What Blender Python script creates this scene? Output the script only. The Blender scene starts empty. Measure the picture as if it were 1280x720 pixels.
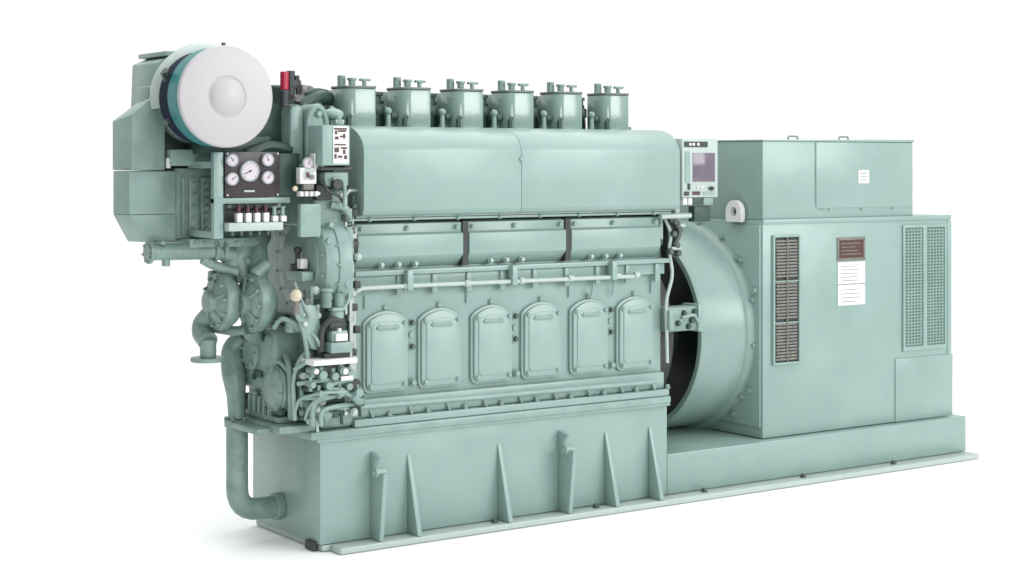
import bpy, bmesh, math, random
from mathutils import Vector, Matrix
random.seed(7)
sc = bpy.context.scene
COL = sc.collection
PI = math.pi

# ------------------------------------------------------------------ materials
def mat(name, col, rough=.4, metal=0., var=.06, bump=.15, nscale=9., spec=.5, coat=0., wav=0.):
    m = bpy.data.materials.new(name); m.use_nodes = True
    nt = m.node_tree; b = nt.nodes['Principled BSDF']
    tc = nt.nodes.new('ShaderNodeTexCoord')
    n = nt.nodes.new('ShaderNodeTexNoise'); n.inputs['Scale'].default_value = nscale
    n.inputs['Detail'].default_value = 6; n.inputs['Roughness'].default_value = .6
    nt.links.new(tc.outputs['Object'], n.inputs['Vector'])
    r = nt.nodes.new('ShaderNodeValToRGB')
    r.color_ramp.elements[0].position = .3; r.color_ramp.elements[1].position = .7
    r.color_ramp.elements[0].color = tuple(max(0, c*(1-var)) for c in col)+(1,)
    r.color_ramp.elements[1].color = tuple(min(1, c*(1+var)) for c in col)+(1,)
    nt.links.new(n.outputs['Fac'], r.inputs['Fac'])
    nt.links.new(r.outputs['Color'], b.inputs['Base Color'])
    b.inputs['Metallic'].default_value = metal
    b.inputs['Specular IOR Level'].default_value = spec
    b.inputs['Coat Weight'].default_value = coat
    b.inputs['Coat Roughness'].default_value = .12
    mr = nt.nodes.new('ShaderNodeMapRange')
    mr.inputs['To Min'].default_value = max(.03, rough-.07); mr.inputs['To Max'].default_value = min(1, rough+.07)
    nt.links.new(n.outputs['Fac'], mr.inputs['Value']); nt.links.new(mr.outputs['Result'], b.inputs['Roughness'])
    if bump:
        n2 = nt.nodes.new('ShaderNodeTexNoise'); n2.inputs['Scale'].default_value = 60; n2.inputs['Detail'].default_value = 4
        nt.links.new(tc.outputs['Object'], n2.inputs['Vector'])
        bp = nt.nodes.new('ShaderNodeBump'); bp.inputs['Strength'].default_value = bump; bp.inputs['Distance'].default_value = .004
        nt.links.new(n2.outputs['Fac'], bp.inputs['Height']); nt.links.new(bp.outputs['Normal'], b.inputs['Normal'])
        if wav:
            n3 = nt.nodes.new('ShaderNodeTexNoise'); n3.inputs['Scale'].default_value = 3.2; n3.inputs['Detail'].default_value = 1
            nt.links.new(tc.outputs['Object'], n3.inputs['Vector'])
            b2 = nt.nodes.new('ShaderNodeBump'); b2.inputs['Strength'].default_value = wav; b2.inputs['Distance'].default_value = .03
            nt.links.new(n3.outputs['Fac'], b2.inputs['Height']); nt.links.new(bp.outputs['Normal'], b2.inputs['Normal'])
            nt.links.new(b2.outputs['Normal'], b.inputs['Normal'])
    return m
M = dict(
    paint=mat('green_paint', (.220, .318, .293), .31, var=.07, bump=.10, nscale=2.5, wav=.35),
    cast_shaded=mat('green_cast_paint', (.165, .248, .22), .36, var=.22, bump=.7, nscale=14),  # same paint as the rest; the left end's dimmer light is in the colour
    mid=mat('green_mid_paint', (.198, .292, .268), .34, var=.11, bump=.3, nscale=8),
    head=mat('green_gloss_paint', (.185, .275, .248), .2, var=.05, bump=.12, coat=.5),
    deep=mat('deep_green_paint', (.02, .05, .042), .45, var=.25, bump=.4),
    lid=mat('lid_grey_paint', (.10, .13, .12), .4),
    cap=mat('off_white_paint', (.40, .39, .405), .42, var=.01, bump=.03),
    teal=mat('teal_paint', (.005, .165, .165), .5, var=.08),
    navy=mat('navy_felt', (.004, .012, .028), .8, var=.2, spec=.2),
    black=mat('black_panel', (.022, .014, .02), .35, var=.1),
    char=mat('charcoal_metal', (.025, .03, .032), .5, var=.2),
    steel=mat('bright_steel', (.42, .46, .45), .3, metal=.6, var=.08),
    bolt=mat('dark_bolt', (.07, .09, .085), .4, metal=.3, var=.2),
    white=mat('white_enamel', (.62, .62, .62), .35, var=.01, bump=0),
    dial=mat('dial_face', (.52, .47, .515), .3, var=.02, bump=0),
    red=mat('red_paint', (.33, .008, .035), .35),
    brown=mat('brown_plate', (.06, .022, .02), .45, var=.25, nscale=30),
    louver=mat('louvre_brown', (.15, .145, .13), .5, var=.25, nscale=30),
    purple=mat('screen_glass', (.13, .108, .14), .15, var=.12, bump=0),
    cream=mat('cream_plastic', (.52, .46, .34), .4),
    grille=mat('grille_green', (.155, .235, .21), .5, var=.2, nscale=40),
    ptop=mat('pale_primer', (.36, .43, .41), .42, var=.04),
)

# ------------------------------------------------------------------ mesh builder
class MB:
    def __init__(s): s.bm = bmesh.new(); s.mi = 0
    def _fin(s, faces, bev=0, seg=2):
        for f in faces: f.material_index = s.mi
        if bev:
            es = list({e for f in faces for e in f.edges if len(e.link_faces) == 2 and e.calc_face_angle(0) > .6})
            r = bmesh.ops.bevel(s.bm, geom=es, offset=bev, segments=seg, affect='EDGES', profile=.5, clamp_overlap=True)
            for f in r['faces']: f.material_index = s.mi
        return s
    def mat(s, i): s.mi = i; return s
    def box(s, x0, y0, z0, x1, y1, z1, bev=0, seg=2):
        return s.prism([(x0, z0), (x1, z0), (x1, z1), (x0, z1)], 'y', y0, y1, bev, seg)
    def prism(s, pts, axis, a, b, bev=0, seg=2):
        # pts in the plane normal to axis: y->(x,z)  x->(y,z)  z->(x,y)
        def mk(p, t):
            return {'y': (p[0], t, p[1]), 'x': (t, p[0], p[1]), 'z': (p[0], p[1], t)}[axis]
        A = [s.bm.verts.new(mk(p, a)) for p in pts]; B = [s.bm.verts.new(mk(p, b)) for p in pts]
        n = len(pts); F = [s.bm.faces.new(A[::-1]), s.bm.faces.new(B)]
        for i in range(n): F.append(s.bm.faces.new((A[i], A[(i+1) % n], B[(i+1) % n], B[i])))
        bmesh.ops.recalc_face_normals(s.bm, faces=F)
        return s._fin(F, bev, seg)
    def lathe(s, p, d, prof, seg=32):
        # prof: list of (distance along d, radius)
        p = Vector(p); d = Vector(d).normalized()
        u = d.orthogonal().normalized(); v = d.cross(u)
        rings = []; F = []
        for t, r in prof:
            c = p+d*t
            if r < 1e-6: rings.append([s.bm.verts.new(c)])
            else: rings.append([s.bm.verts.new(c+(u*math.cos(2*PI*k/seg)+v*math.sin(2*PI*k/seg))*r) for k in range(seg)])
        for a, b in zip(rings, rings[1:]):
            for k in range(seg):
                k2 = (k+1) % seg
                if len(a) == 1 and len(b) == 1: continue
                if len(a) == 1: F.append(s.bm.faces.new((a[0], b[k2], b[k])))
                elif len(b) == 1: F.append(s.bm.faces.new((a[k], a[k2], b[0])))
                else: F.append(s.bm.faces.new((a[k], a[k2], b[k2], b[k])))
        for R in (rings[0], rings[-1]):
            if len(R) > 1: F.append(s.bm.faces.new(R))
        bmesh.ops.recalc_face_normals(s.bm, faces=F)
        return s._fin(F)
    def cyl(s, p0, p1, r, seg=24, ch=None, r2=None):
        p0 = Vector(p0); p1 = Vector(p1); L = (p1-p0).length; r2 = r if r2 is None else r2
        ch = min(r, L)*.12 if ch is None else ch
        if ch: return s.lathe(p0, p1-p0, [(0, r-ch), (ch, r), (L-ch, r2), (L, r2-ch)], seg)
        return s.lathe(p0, p1-p0, [(0, r), (L, r2)], seg)
    def tube(s, pts, r, seg=12, fil=0, cap=True):
        P = [Vector(p) for p in pts]
        if fil:
            Q = [P[0]]
            for a, b, c in zip(P, P[1:], P[2:]):
                f = min(fil, (b-a).length*.49, (c-b).length*.49)
                s0 = b+(a-b).normalized()*f; s1 = b+(c-b).normalized()*f
                for k in range(7):
                    t = k/6; Q.append(s0*(1-t)**2+b*2*t*(1-t)+s1*t*t)
            Q.append(P[-1]); P = Q
        rings = []; F = []; pu = None
        for i, p in enumerate(P):
            d = (P[min(i+1, len(P)-1)]-P[max(i-1, 0)]).normalized()
            if pu is None: u = d.orthogonal().normalized()
            else: u = (pu-d*pu.dot(d)).normalized()
            pu = u; v = d.cross(u)
            rr = r(i/(len(P)-1)) if callable(r) else r
            rings.append([s.bm.verts.new(p+(u*math.cos(2*PI*k/seg)+v*math.sin(2*PI*k/seg))*rr) for k in range(seg)])
        for a, b in zip(rings, rings[1:]):
            for k in range(seg): F.append(s.bm.faces.new((a[k], a[(k+1) % seg], b[(k+1) % seg], b[k])))
        if cap: F += [s.bm.faces.new(rings[0]), s.bm.faces.new(rings[-1])]
        bmesh.ops.recalc_face_normals(s.bm, faces=F)
        return s._fin(F)
    def ball(s, c, r, sq=(1, 1, 1)):
        g = bmesh.ops.create_uvsphere(s.bm, u_segments=18, v_segments=10, radius=r)
        for v in g['verts']: v.co = Vector((v.co.x*sq[0], v.co.y*sq[1], v.co.z*sq[2]))+Vector(c)
        return s._fin({f for v in g['verts'] for f in v.link_faces})
    def hexb(s, p, d, r, h):          # hexagon bolt head
        p = Vector(p); d = Vector(d).normalized()
        s.lathe(p, d, [(0, r*1.35), (h*.25, r*1.35)], 12)
        return s.lathe(p, d, [(h*.25, r), (h*.9, r), (h, r*.8)], 6)
    def ring_bolts(s, c, d, R, n, r, h, a0=0):
        c = Vector(c); d = Vector(d).normalized(); u = d.orthogonal().normalized(); v = d.cross(u)
        for k in range(n):
            a = a0+2*PI*k/n
            s.hexb(c+(u*math.cos(a)+v*math.sin(a))*R, d, r, h)
        return s

def islands(bm, tol=.002):
    seen = set(); out = []
    for f in bm.faces:
        if f in seen: continue
        st = [f]; seen.add(f); isl = []
        while st:
            g = st.pop(); isl.append(g)
            for e in g.edges:
                for h in e.link_faces:
                    if h not in seen: seen.add(h); st.append(h)
        vs = [v.co for g in isl for v in g.verts]
        lo = [min(v[i] for v in vs)-tol for i in range(3)]; hi = [max(v[i] for v in vs)+tol for i in range(3)]
        out.append([isl, lo, hi])
    ch = True
    while ch:                                   # pieces that touch stay together
        ch = False
        for i in range(len(out)):
            for j in range(i+1, len(out)):
                A, B = out[i], out[j]
                if all(A[1][k] <= B[2][k] and B[1][k] <= A[2][k] for k in range(3)):
                    A[0] += B[0]; A[1] = [min(A[1][k], B[1][k]) for k in range(3)]; A[2] = [max(A[2][k], B[2][k]) for k in range(3)]
                    del out[j]; ch = True; break
            if ch: break
    return [o[0] for o in out]
def parts(name, mb, mats, parent):              # one part per separate piece
    res = []
    for isl in islands(mb.bm):
        nb = MB(); mp = {}
        for f in isl:
            vs = []
            for v in f.verts:
                if v not in mp: mp[v] = nb.bm.verts.new(v.co)
                vs.append(mp[v])
            nf = nb.bm.faces.new(vs); nf.material_index = f.material_index
        used = sorted({f.material_index for f in nb.bm.faces})
        ml = [mats] if isinstance(mats, str) else mats
        for f in nb.bm.faces: f.material_index = used.index(f.material_index)
        res.append(part(name, nb, [ml[u] for u in used], parent))
    mb.bm.free()
    return res
WL = {}
def wloc(o): return WL.get(o.name, Vector((0, 0, 0)))
def link(o, parent, w):
    COL.objects.link(o)
    if parent: o.parent = parent; o.location = w-wloc(parent)
    else: o.location = w
    WL[o.name] = w
    return o
def part(name, mb, mats, parent, label=None, org=None):
    me = bpy.data.meshes.new(name)
    bm = mb.bm
    bm.normal_update()
    for f in bm.faces: f.smooth = True
    for e in bm.edges: e.smooth = e.calc_face_angle(0) < .6 if len(e.link_faces) == 2 else False
    if org is None:
        c = [v.co for v in bm.verts]
        org = Vector([(min(p[i] for p in c)+max(p[i] for p in c))/2 for i in range(3)])
    org = Vector(org)
    bmesh.ops.translate(bm, verts=bm.verts, vec=-org)
    bm.to_mesh(me); bm.free()
    for m in ([mats] if isinstance(mats, str) else mats): me.materials.append(M[m])
    o = bpy.data.objects.new(name, me)
    link(o, parent, org)
    if label: o['label'] = label
    return o
def thing(name, label, cat, loc):
    o = bpy.data.objects.new(name, None); o.empty_display_size = .2
    link(o, None, Vector(loc)); o['label'] = label; o['category'] = cat
    return o
def dup_part(o, off, label=None):
    c = o.copy(); COL.objects.link(c); c.parent = o.parent; c.location = o.location+Vector(off)
    WL[c.name] = wloc(o)+Vector(off)
    for ch in [x for x in bpy.data.objects if x.parent == o]:
        d = ch.copy(); COL.objects.link(d); d.parent = c; d.location = ch.location.copy()
    return c
def arc(cx, cz, r, a0, a1, n=10, rz=None):
    rz = r if rz is None else rz
    return [(cx+r*math.cos(math.radians(a0+(a1-a0)*k/n)), cz+rz*math.sin(math.radians(a0+(a1-a0)*k/n))) for k in range(n+1)]
def rrect(x0, z0, x1, z1, r, n=5):
    return (arc(x1-r, z0+r, r, -90, 0, n)+arc(x1-r, z1-r, r, 0, 90, n)+arc(x0+r, z1-r, r, 90, 180, n)+arc(x0+r, z0+r, r, 180, 270, n))

# ================================================================== floor
fm = mat('white_floor', (.92, .92, .92), .7, var=.004, bump=0)
me = bpy.data.meshes.new('floor')
fp = [(1.8+6.5*math.cos(2*PI*k/96), -.4+6.5*math.sin(2*PI*k/96), -.004) for k in range(96)]
me.from_pydata(fp, [], [tuple(range(96))])
me.materials.append(fm)
fl = bpy.data.objects.new('floor', me); COL.objects.link(fl); fl['kind'] = 'structure'

# ================================================================== base frame
BX1 = 4.26
base = thing('base_frame', 'long welded pale green bed with gusset ribs standing on the white floor under the engine', 'base frame', (2.1, .6, 0))
b = MB()
b.box(.0, .0, .03, 1.99, .68, .497, .004)
b.box(1.992, .0, .03, BX1, 1.25, .235, .004)
part('bed_body', b, 'paint', base)
b = MB()
b.box(.05, -.10, 0, BX1, -.001, .028, .004)
b.box(.012, -.0005, 0, 2.2, .67, .026, .004).box(2.2, -.0005, 0, BX1, 1.22, .026, .004)
part('foot_flange', b, 'ptop', base)
b = MB().box(-.055, -.02, .5, 2.0, .69, .535, .006)
b.box(-.02, -.012, .485, 2.0, .685, .4995)
part('top_flange', b, 'mid', base)
b = MB()
b.prism([(-.002, .39), (-.10, .03), (-.002, .03)], 'x', .446, .470, .003)
rib = part('gusset_rib', b, 'paint', base)
for x in (.50, 1.14, 1.42): dup_part(rib, (x, 0, 0))
b = MB()
b.prism([(-.002, .03), (-.092, .03), (-.112, .20), (-.128, .335)]+arc(-.085, .35, .045, 0, 80, 6, .055)+[(-.04, .415), (-.002, .42)], 'x', .25, .272, .004)
b.cyl((.232, -.075, .335), (.285, -.075, .335), .024, 20); b.cyl((.225, -.075, .335), (.233, -.075, .335), .012, 12)
lg = part('lifting_bracket', b, 'paint', base)
dup_part(lg, (1.05, 0, 0)); 
b = MB()
for x in (.9, 1.5, 2.2, 2.9, 3.6): b.hexb((x, -.045, .03), (0, 0, 1), .013, .018)
b.hexb((.225, .06, .065), (0, -1, 0), .012, .014)
parts('foundation_bolt', b, 'bolt', base)
b = MB()
b.box(-.02, .03, 0, .004, .11, .04, .004)
part('levelling_foot', b, 'char', base)

# ================================================================== engine
eng = thing('diesel_engine', 'pale green six cylinder diesel engine with white air silencer on its left end', 'engine', (1.0, .5, .536))
# ---- crankcase
b = MB()
b.prism([(.05, .536), (.70, .536), (.70, 1.45), (.05, 1.45)], 'x', .18, 1.99, .006)
b.box(.17, -.012, .537, 1.995, .052, .57, .004)
b.box(.175, .02, .57, 1.99, .052, .655, .01)
for i in range(9):
    x = .26+i*.205
    b.prism([(.052, .66), (-.008, .575), (.052, .575)], 'x', x, x+.012)
    b.hexb((x+.1, .008, .571), (0, 0, 1), .011, .02)
part('crankcase', b, 'paint', eng)
# ---- inspection doors
def door_outline(x0, x1, z0, z1, sh, r):
    pts = arc(x1-r, z0+r, r, -90, 0, 4)
    cx = (x0+x1)/2; w = (x1-x0)/2
    pts += [(x1, z1-sh)]
    for k in range(1, 12):
        t = k/12; x = x1-(x1-x0)*t
        pts.append((x, z1-sh+sh*math.sin(PI*t)**.75))
    pts += [(x0, z1-sh)]
    pts += arc(x0+r, z0+r, r, 180, 270, 4)
    return pts
x0, x1 = .238, .475
b = MB()
b.prism(door_outline(x0, x1, .676, 1.048, .05, .035), 'y', .034, .0495, .004)
b.prism(door_outline(x0+.012, x1-.012, .688, 1.036, .046, .03), 'y', .021, .0345, .004)
b.prism(door_outline(x0+.034, x1-.03, .715, 1.0, .02, .022), 'y', .0165, .0225, .004)
for (x, z) in ((x0+.03, .99), (x1-.028, .99), (x0+.03, .71), (x1-.028, .71)): b.hexb((x, .0215, z), (0, -1, 0), .0095, .013)
b.hexb(((x0+x1)/2, .049, 1.062), (0, -1, 0), .010, .014)
door = part('inspection_door', b, 'paint', eng, org=((x0+x1)/2, .05, .86))
b = MB()
xc = (x0+x1)/2
b.tube([(xc-.058, .018, .972), (xc-.055, .009, .974), (xc+.055, .009, .974), (xc+.058, .018, .972)], .006, 8, .008)
b.box(xc-.052, .013, .960, xc+.052, .018, .988, .002)
part('door_handle', b, 'paint', door)
for i in range(1, 6): dup_part(door, (i*.2905, 0, 0))
b = MB()
for g in (0, 2, 4):
    x = .498+g*.2905
    for z in (.985, .875): b.mat(1).hexb((x+.002, .046, z), (0, -1, 0), .0105, .018); b.mat(0).cyl((x+.002, .05, z), (x+.002, .044, z), .019, 16)
    b.mat(0).cyl((x, .05, .93), (x, .04, .93), .014, 12)
    b.mat(0).hexb((x+.003, .05, .71), (0, -1, 0), .015, .03)
parts('crankcase_bolt', b, ['mid', 'bolt'], eng)
# ---- side covers over pumps (three)
def side_cover(x0, x1):
    b = MB()
    b.prism([(.04, 1.452), (.012, 1.445), (.012, 1.402), (-.004, 1.394), (-.004, 1.298), (.045, 1.243), (.06, 1.243), (.06, 1.452)], 'x', x0, x1, .003)
    xm = (x0+x1)/2
    for x in (xm-.26, xm-.02, xm+.25): b.hexb((x, .012, 1.424), (0, -1, 0), .010, .018)
    for x in (xm-.15, xm-.06, xm+.03, ): b.hexb((x, .02, 1.257), (0, -1, .2), .012, .02)
    return part('side_cover', b, 'paint', eng)
sc_ = side_cover(.19, .752)
c2 = dup_part(sc_, (.597, 0, 0)); c3 = dup_part(sc_, (1.194, 0, 0))
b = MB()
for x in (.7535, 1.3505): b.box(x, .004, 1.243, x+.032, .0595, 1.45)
parts('cover_gap_shade', b, 'char', eng)  # dark strips filling the cover gaps; gap shade put into the colour
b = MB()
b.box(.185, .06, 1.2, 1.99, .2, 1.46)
part('gallery_shade_block', b, 'char', eng)  # solid charcoal block; shade behind the side covers put into its colour
b = MB()
b.box(.16, -.022, 1.462, 2.0, .1, 1.474, .003)
for i in range(8):
    b.hexb((.24+i*.235, -.022, 1.468), (0, -1, 0), .008, .012)
b.box(.175, -.008, 1.212, 2.0, .08, 1.236, .004)
b.box(.18, .02, 1.155, 1.99, .051, 1.211, .004)
for i in range(9): b.box(.40+i*.19, .008, 1.12, .43+i*.19, .03, 1.21, .004)
part('ledge_rail', b, 'paint', eng)
b = MB()
b.tube([(.14, -.02, 1.13), (.2, -.02, 1.16), (.5, -.018, 1.161), (1.15, -.018, 1.157), (1.78, -.018, 1.153)], .0105, 10)
for x in (.42, .75, 1.06, 1.35, 1.64, 1.76): b.cyl((x, -.018, 1.159), (x+.03, -.018, 1.159), .0165, 14)
b.tube([(.17, -.018, 1.482), (2.0, -.018, 1.482)], .006, 8)
b.tube([(1.985, .02, 1.45), (2.02, .0, 1.36), (2.0, .0, 1.28), (2.03, .0, 1.15), (1.99, .01, 1.02), (2.0, .01, .7)], .009, 8, .05)
parts('oil_pipe', b, 'ptop', eng)
b = MB()
for x in (.44, 1.02, 1.62): b.box(x-.012, -.04, 1.14, x+.02, .01, 1.235, .005)
b.tube([(1.52, .0, 1.13), (1.52, .02, 1.05)], .006); b.tube([(1.66, .0, 1.23), (1.66, .02, 1.13)], .006)
b.tube([(1.66, .012, 1.13), (1.66, .03, 1.06)], .005)
for x in (.25, .8, 1.4, 1.92): b.tube([(x, .04, 1.12), (x+.001, .044, 1.06)], .004)
parts('pipe_bracket', b, 'paint', eng)
# ---- big upper cover
prof = [(.32, 1.482), (-.04, 1.482), (-.066, 1.49), (-.08, 1.51), (-.08, 1.768)]
prof += [(.10-.18*math.cos(math.radians(a)), 1.768+.122*math.sin(math.radians(a))) for a in (12, 24, 36, 48, 60, 72, 84)] + [(.12, 1.891), (.32, 1.891)]
b = MB()
b.prism(prof, 'x', .177, 1.030, .002); b.prism(prof, 'x', 1.0318, 2.008, .002)
bc = part('upper_cover', b, 'paint', eng)
b = MB()
b.cyl((1.031, -.081, 1.74), (1.031, -.086, 1.74), .012, 14)

parts('cover_screw', b, 'mid', bc)
# ---- block behind and exhaust manifold
b = MB()
b.box(.19, .33, 1.46, 1.99, .75, 1.84, .01)
part('cylinder_block', b, 'cast_shaded', eng)
b = MB()
b.tube([(.0, .62, 2.0), (1.75, .62, 2.0)], .075, 20)
for i in range(6):
    x = .24+i*.292
    b.tube([(x+.03, .62, 2.0), (x+.03, .4, 1.97), (x+.03, .4, 1.85)], .035, 12, .05)
    b.cyl((x+.0, .62, 2.0), (x+.035, .62, 2.0), .095, 20)
part('exhaust_manifold', b, 'deep', eng)
# ---- cylinder head covers
hx, hw, hy0, hy1 = .222, .158, .16, .33
b = MB()
o2 = rrect(hx, hy0, hx+hw, hy1, .03, 4)
# plan outline with a big rounded near left corner
o2 = arc(hx+hw-.012, hy0+.012, .012, -90, 0, 3)+arc(hx+hw-.02, hy1-.02, .02, 0, 90, 3)+arc(hx+.03, hy1-.03, .03, 90, 180, 3)+arc(hx+.052, hy0+.052, .052, 180, 270, 8)
b.prism(o2, 'z', 1.84, 2.066, .004)
hc = part('cylinder_head_cover', b, 'head', eng, org=(hx+hw/2, (hy0+hy1)/2, 1.84))
b = MB()
g = [(hx+hw/2+(p[0]-hx-hw/2)*1.025, (hy0+hy1)/2+(p[1]-(hy0+hy1)/2)*1.025) for p in o2]
b.prism(g, 'z', 2.067, 2.0785, .003)
part('cover_lid', b, 'lid', hc)
b = MB()
b.cyl((hx+.115, .2, 2.079), (hx+.115, .2, 2.112), .010, 10); b.box(hx+.09, .19, 2.102, hx+.145, .21, 2.114, .003)
b.cyl((hx+.055, .21, 2.082), (hx+.055, .21, 2.108), .017, 8); b.cyl((hx+.055, .21, 2.105), (hx+.055, .21, 2.116), .023, 12)
b.cyl((hx+.022, .25, 2.06), (hx+.022, .25, 2.128), .019, 10)
parts('lid_fitting', b, 'cast_shaded', hc)
b = MB()
b.box(hx-.035, .2, 1.93, hx-.0, .24, 1.96, .004)
b.box(hx-.06, .33, 1.84, hx+.0, .36, 2.02, .006)
b.tube([(hx+.008, .15, 1.86), (hx+.005, .152, 1.93), (hx+.02, .16, 1.94)], .012, 8, .02)
b.cyl((hx-.07, .3, 1.84), (hx-.07, .3, 2.04), .03, 12); b.box(hx-.09, .27, 1.95, hx-.03, .34, 2.0, .006)
b.cyl((hx-.07, .3, 2.04), (hx-.07, .3, 2.055), .04, 6)
parts('injector_pipe', b, 'deep', hc)
b = MB()
b.cyl((hx-.055, .2, 1.84), (hx-.055, .2, 1.95), .012, 10); b.ball((hx-.055, .2, 1.965), .018)
b.tube([(hx-.055, .22, 1.9), (hx+.0, .24, 1.9)], .009, 8)
part('fuel_valve', b, 'mid', hc)
for i in range(1, 6): dup_part(hc, (i*.2985, 0, 0))
b = MB()
b.box(1.91, .3, 1.84, 1.96, .4, 1.945, .006); b.box(1.95, .3, 1.84, 2.0, .38, 1.91, .006)
part('manifold_end_bracket', b, 'lid', eng)

# ---- gear case at the left end
b = MB()
b.box(.0, .0, .537, .178, .62, 1.45, .03, 4)
b.box(-.055, -.045, 1.44, .11, .45, 1.602, .018, 3)
b.box(-.04, .03, .56, .0, .55, .98, .02, 3)
part('gear_case', b, 'cast_shaded', eng)
b = MB()
c = (-.03, .135, 1.273)
b.lathe(c, (1, 0, 0), [(-.0, .0), (0, .215), (.012, .235), (.03, .243), (.09, .243), (.105, .232), (.14, .232)], 56)
b.lathe((-.036, .135, 1.273), (1, 0, 0), [(0, .0), (0, .172), (.006, .178), (.03, .18)], 48)
b.lathe((.04, .135, 1.273), (1, 0, 0), [(0, .238), (.0, .250), (.02, .254), (.06, .254)], 64)
b.ring_bolts((-.032, .135, 1.273), (-1, 0, 0), .225, 16, .006, .008, .2)
b.ring_bolts((.04, .135, 1.273), (-1, 0, 0), .246, 18, .006, .012, .1)
ec = part('round_end_cover', b, 'mid', eng)
b = MB()
b.box(-.1, -.02, 1.2, -.04, .13, 1.245, .008, 3); b.mat(1).box(-.085, .02, 1.255, -.05, .06, 1.30, .004)
b.mat(2).box(-.09, .065, 1.245, -.05, .12, 1.275, .004); b.mat(2).cyl((-.07, .08, 1.27), (-.07, .08, 1.33), .011)
b.mat(2).ball((-.07, .08, 1.335), .018)
part('turning_indicator', b, ['mid', 'white', 'char'], ec)
b = MB()
b.prism(rrect(-.135, 1.40, -.035, 1.545, .01), 'y', -.075, -.04, .004)
part('pump_plate', b, 'mid', eng)
b = MB()
b.tube([(.02, -.06, 1.54), (.09, -.07, 1.53), (.12, -.05, 1.47)], .018, 10, .03)
b.cyl((.015, -.055, 1.45), (.015, -.08, 1.45), .012); b.cyl((.0, -.055, 1.38), (.0, -.09, 1.38), .014)
b.cyl((.07, -.11, 1.3), (.07, -.07, 1.3), .02); b.cyl((.085, -.11, 1.19), (.085, -.06, 1.19), .018)
b.tube([(.11, -.06, 1.12), (.11, -.06, 1.44)], .02, 10)
parts('gear_case_fitting', b, 'mid', eng)

# ---- lube oil pump region
b = MB()
b.cyl((-.17, .13, .72), (-.0, .13, .72), .105, 40, .015)
b.lathe((-.17, .13, .72), (-1, 0, 0), [(0, .1), (.01, .085), (.022, .05), (.024, 0)], 32)
b.ring_bolts((-.172, .13, .72), (-1, 0, 0), .09, 9, .007, .012)
b.tube([(-.13, .03, .60), (-.15, -.01, .72), (-.14, .02, .83), (-.12, .1, .87)], .013, 10, .08)
b.tube([(-.09, .13, .68), (-.09, .0, .68), (-.05, -.06, .64), (.0, -.08, .6)], .03, 14, .06)
b.box(-.17, .08, .571, -.02, .42, .60, .008)
for i in range(6): b.box(-.185, .14+i*.05, .6, -.155, .150+i*.05, .675, .003)
part('oil_pump', b, 'cast_shaded', eng)
b = MB()
b.tube([(-.12, .1, .73), (-.13, .06, .79), (-.12, -.0, .81), (-.11, -.03, .75), (-.11, -.035, .62)], .011, 10, .05)
b.tube([(-.15, .2, .83), (-.15, .1, .845), (-.14, .02, .80)], .009, 8, .03)
b.tube([(-.08, -.08, .575), (-.08, -.08, .68), (.0, -.09, .70), (.12, -.08, .705)], .013, 10, .05)
b.tube([(-.05, -.1, .575), (-.05, -.1, .645), (.02, -.1, .655), (.19, -.05, .655)], .011, 10, .03)
b.tube([(-.02, -.07, .64), (.3, -.02, .628), (.8, -.02, .622), (1.9, -.02, .615)], .012, 10)
parts('drain_pipe', b, 'mid', eng)

# ---- water pumps
def water_pump(c, R, out, a0):
    b = MB(); c = Vector(c); d = Vector((-1, 0, 0))
    b.lathe(c, d, [(-.10, R*.6), (-.075, R*.8), (-.045, R*.97), (-.02, R), (-.004, R*.98), (0, R*.92), (.002, R*.74), (.012, R*.66), (.022, R*.4), (.05, R*.34), (.055, 0)], 44)
    b.ring_bolts(c+d*.0, d, R*.84, 10, .008, .017, a0)
    u = Vector((0, 1, 0)); v = Vector((0, 0, 1))
    for k in range(5):
        a = k*PI*2/5+a0
        b.tube([c+d*.03+(u*math.cos(a)+v*math.sin(a))*R*.3, c+d*.006+(u*math.cos(a)+v*math.sin(a))*R*.86], .008, 6)
    b.tube(out, lambda t: .04+.015*t, 18, .06)
    return b
b = water_pump((-.385, .25, 1.11), .128, [(-.35, .26, 1.18), (-.33, .25, 1.24), (-.28, .25, 1.31), (-.2, .3, 1.37)], .3)
b.tube([(-.36, .33, 1.06), (-.385, .40, 1.0), (-.40, .37, .96), (-.40, .30, .93)], .045, 16, .04)
b.cyl((-.40, .30, .94), (-.40, .30, .86), .036, 20); b.cyl((-.40, .30, .860), (-.40, .30, .842), .078, 28)
b.tube([(-.36, .38, .985), (-.3, .24, .975), (-.27, .18, .985)], .022, 12, .03)
b.box(-.37, .33, 1.16, -.3, .38, 1.24, .01)
wp = part('water_pump', b, 'cast_shaded', eng, 'water pump with the short flanged pipe hanging below it')
b = water_pump((-.27, .150, 1.105), .132, [(-.22, .16, 1.17), (-.2, .2, 1.26), (-.17, .3, 1.36), (-.1, .4, 1.39)], .1)
b.tube([(-.24, .2, 1.0), (-.2, .26, .95), (-.1, .3, .93)], .045, 14, .04)
b.box(-.3, .21, 1.19, -.22, .27, 1.3, .012); b.cyl((-.26, .12, 1.23), (-.2, .12, 1.28), .03, 14); b.cyl((-.3, .28, 1.25), (-.27, .26, 1.29), .022, 10)
part('water_pump', b, 'cast_shaded', eng, 'water pump closer to the round end cover')
b = MB()
b.prism(rrect(.12, .70, .47, .985, .05, 5), 'x', -.17, -.02, .02, 3)
b.prism(rrect(.2, .60, .44, .72, .03, 4), 'x', -.14, -.02, .015, 3)
b.cyl((-.19, .33, .86), (-.16, .33, .86), .075, 30, .01)
b.ring_bolts((-.19, .33, .86), (-1, 0, 0), .06, 7, .007, .01)
b.cyl((-.16, .16, .93), (-.18, .16, .93), .03, 14)
part('pump_drive_case', b, 'cast_shaded', eng)
b = MB()
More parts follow.
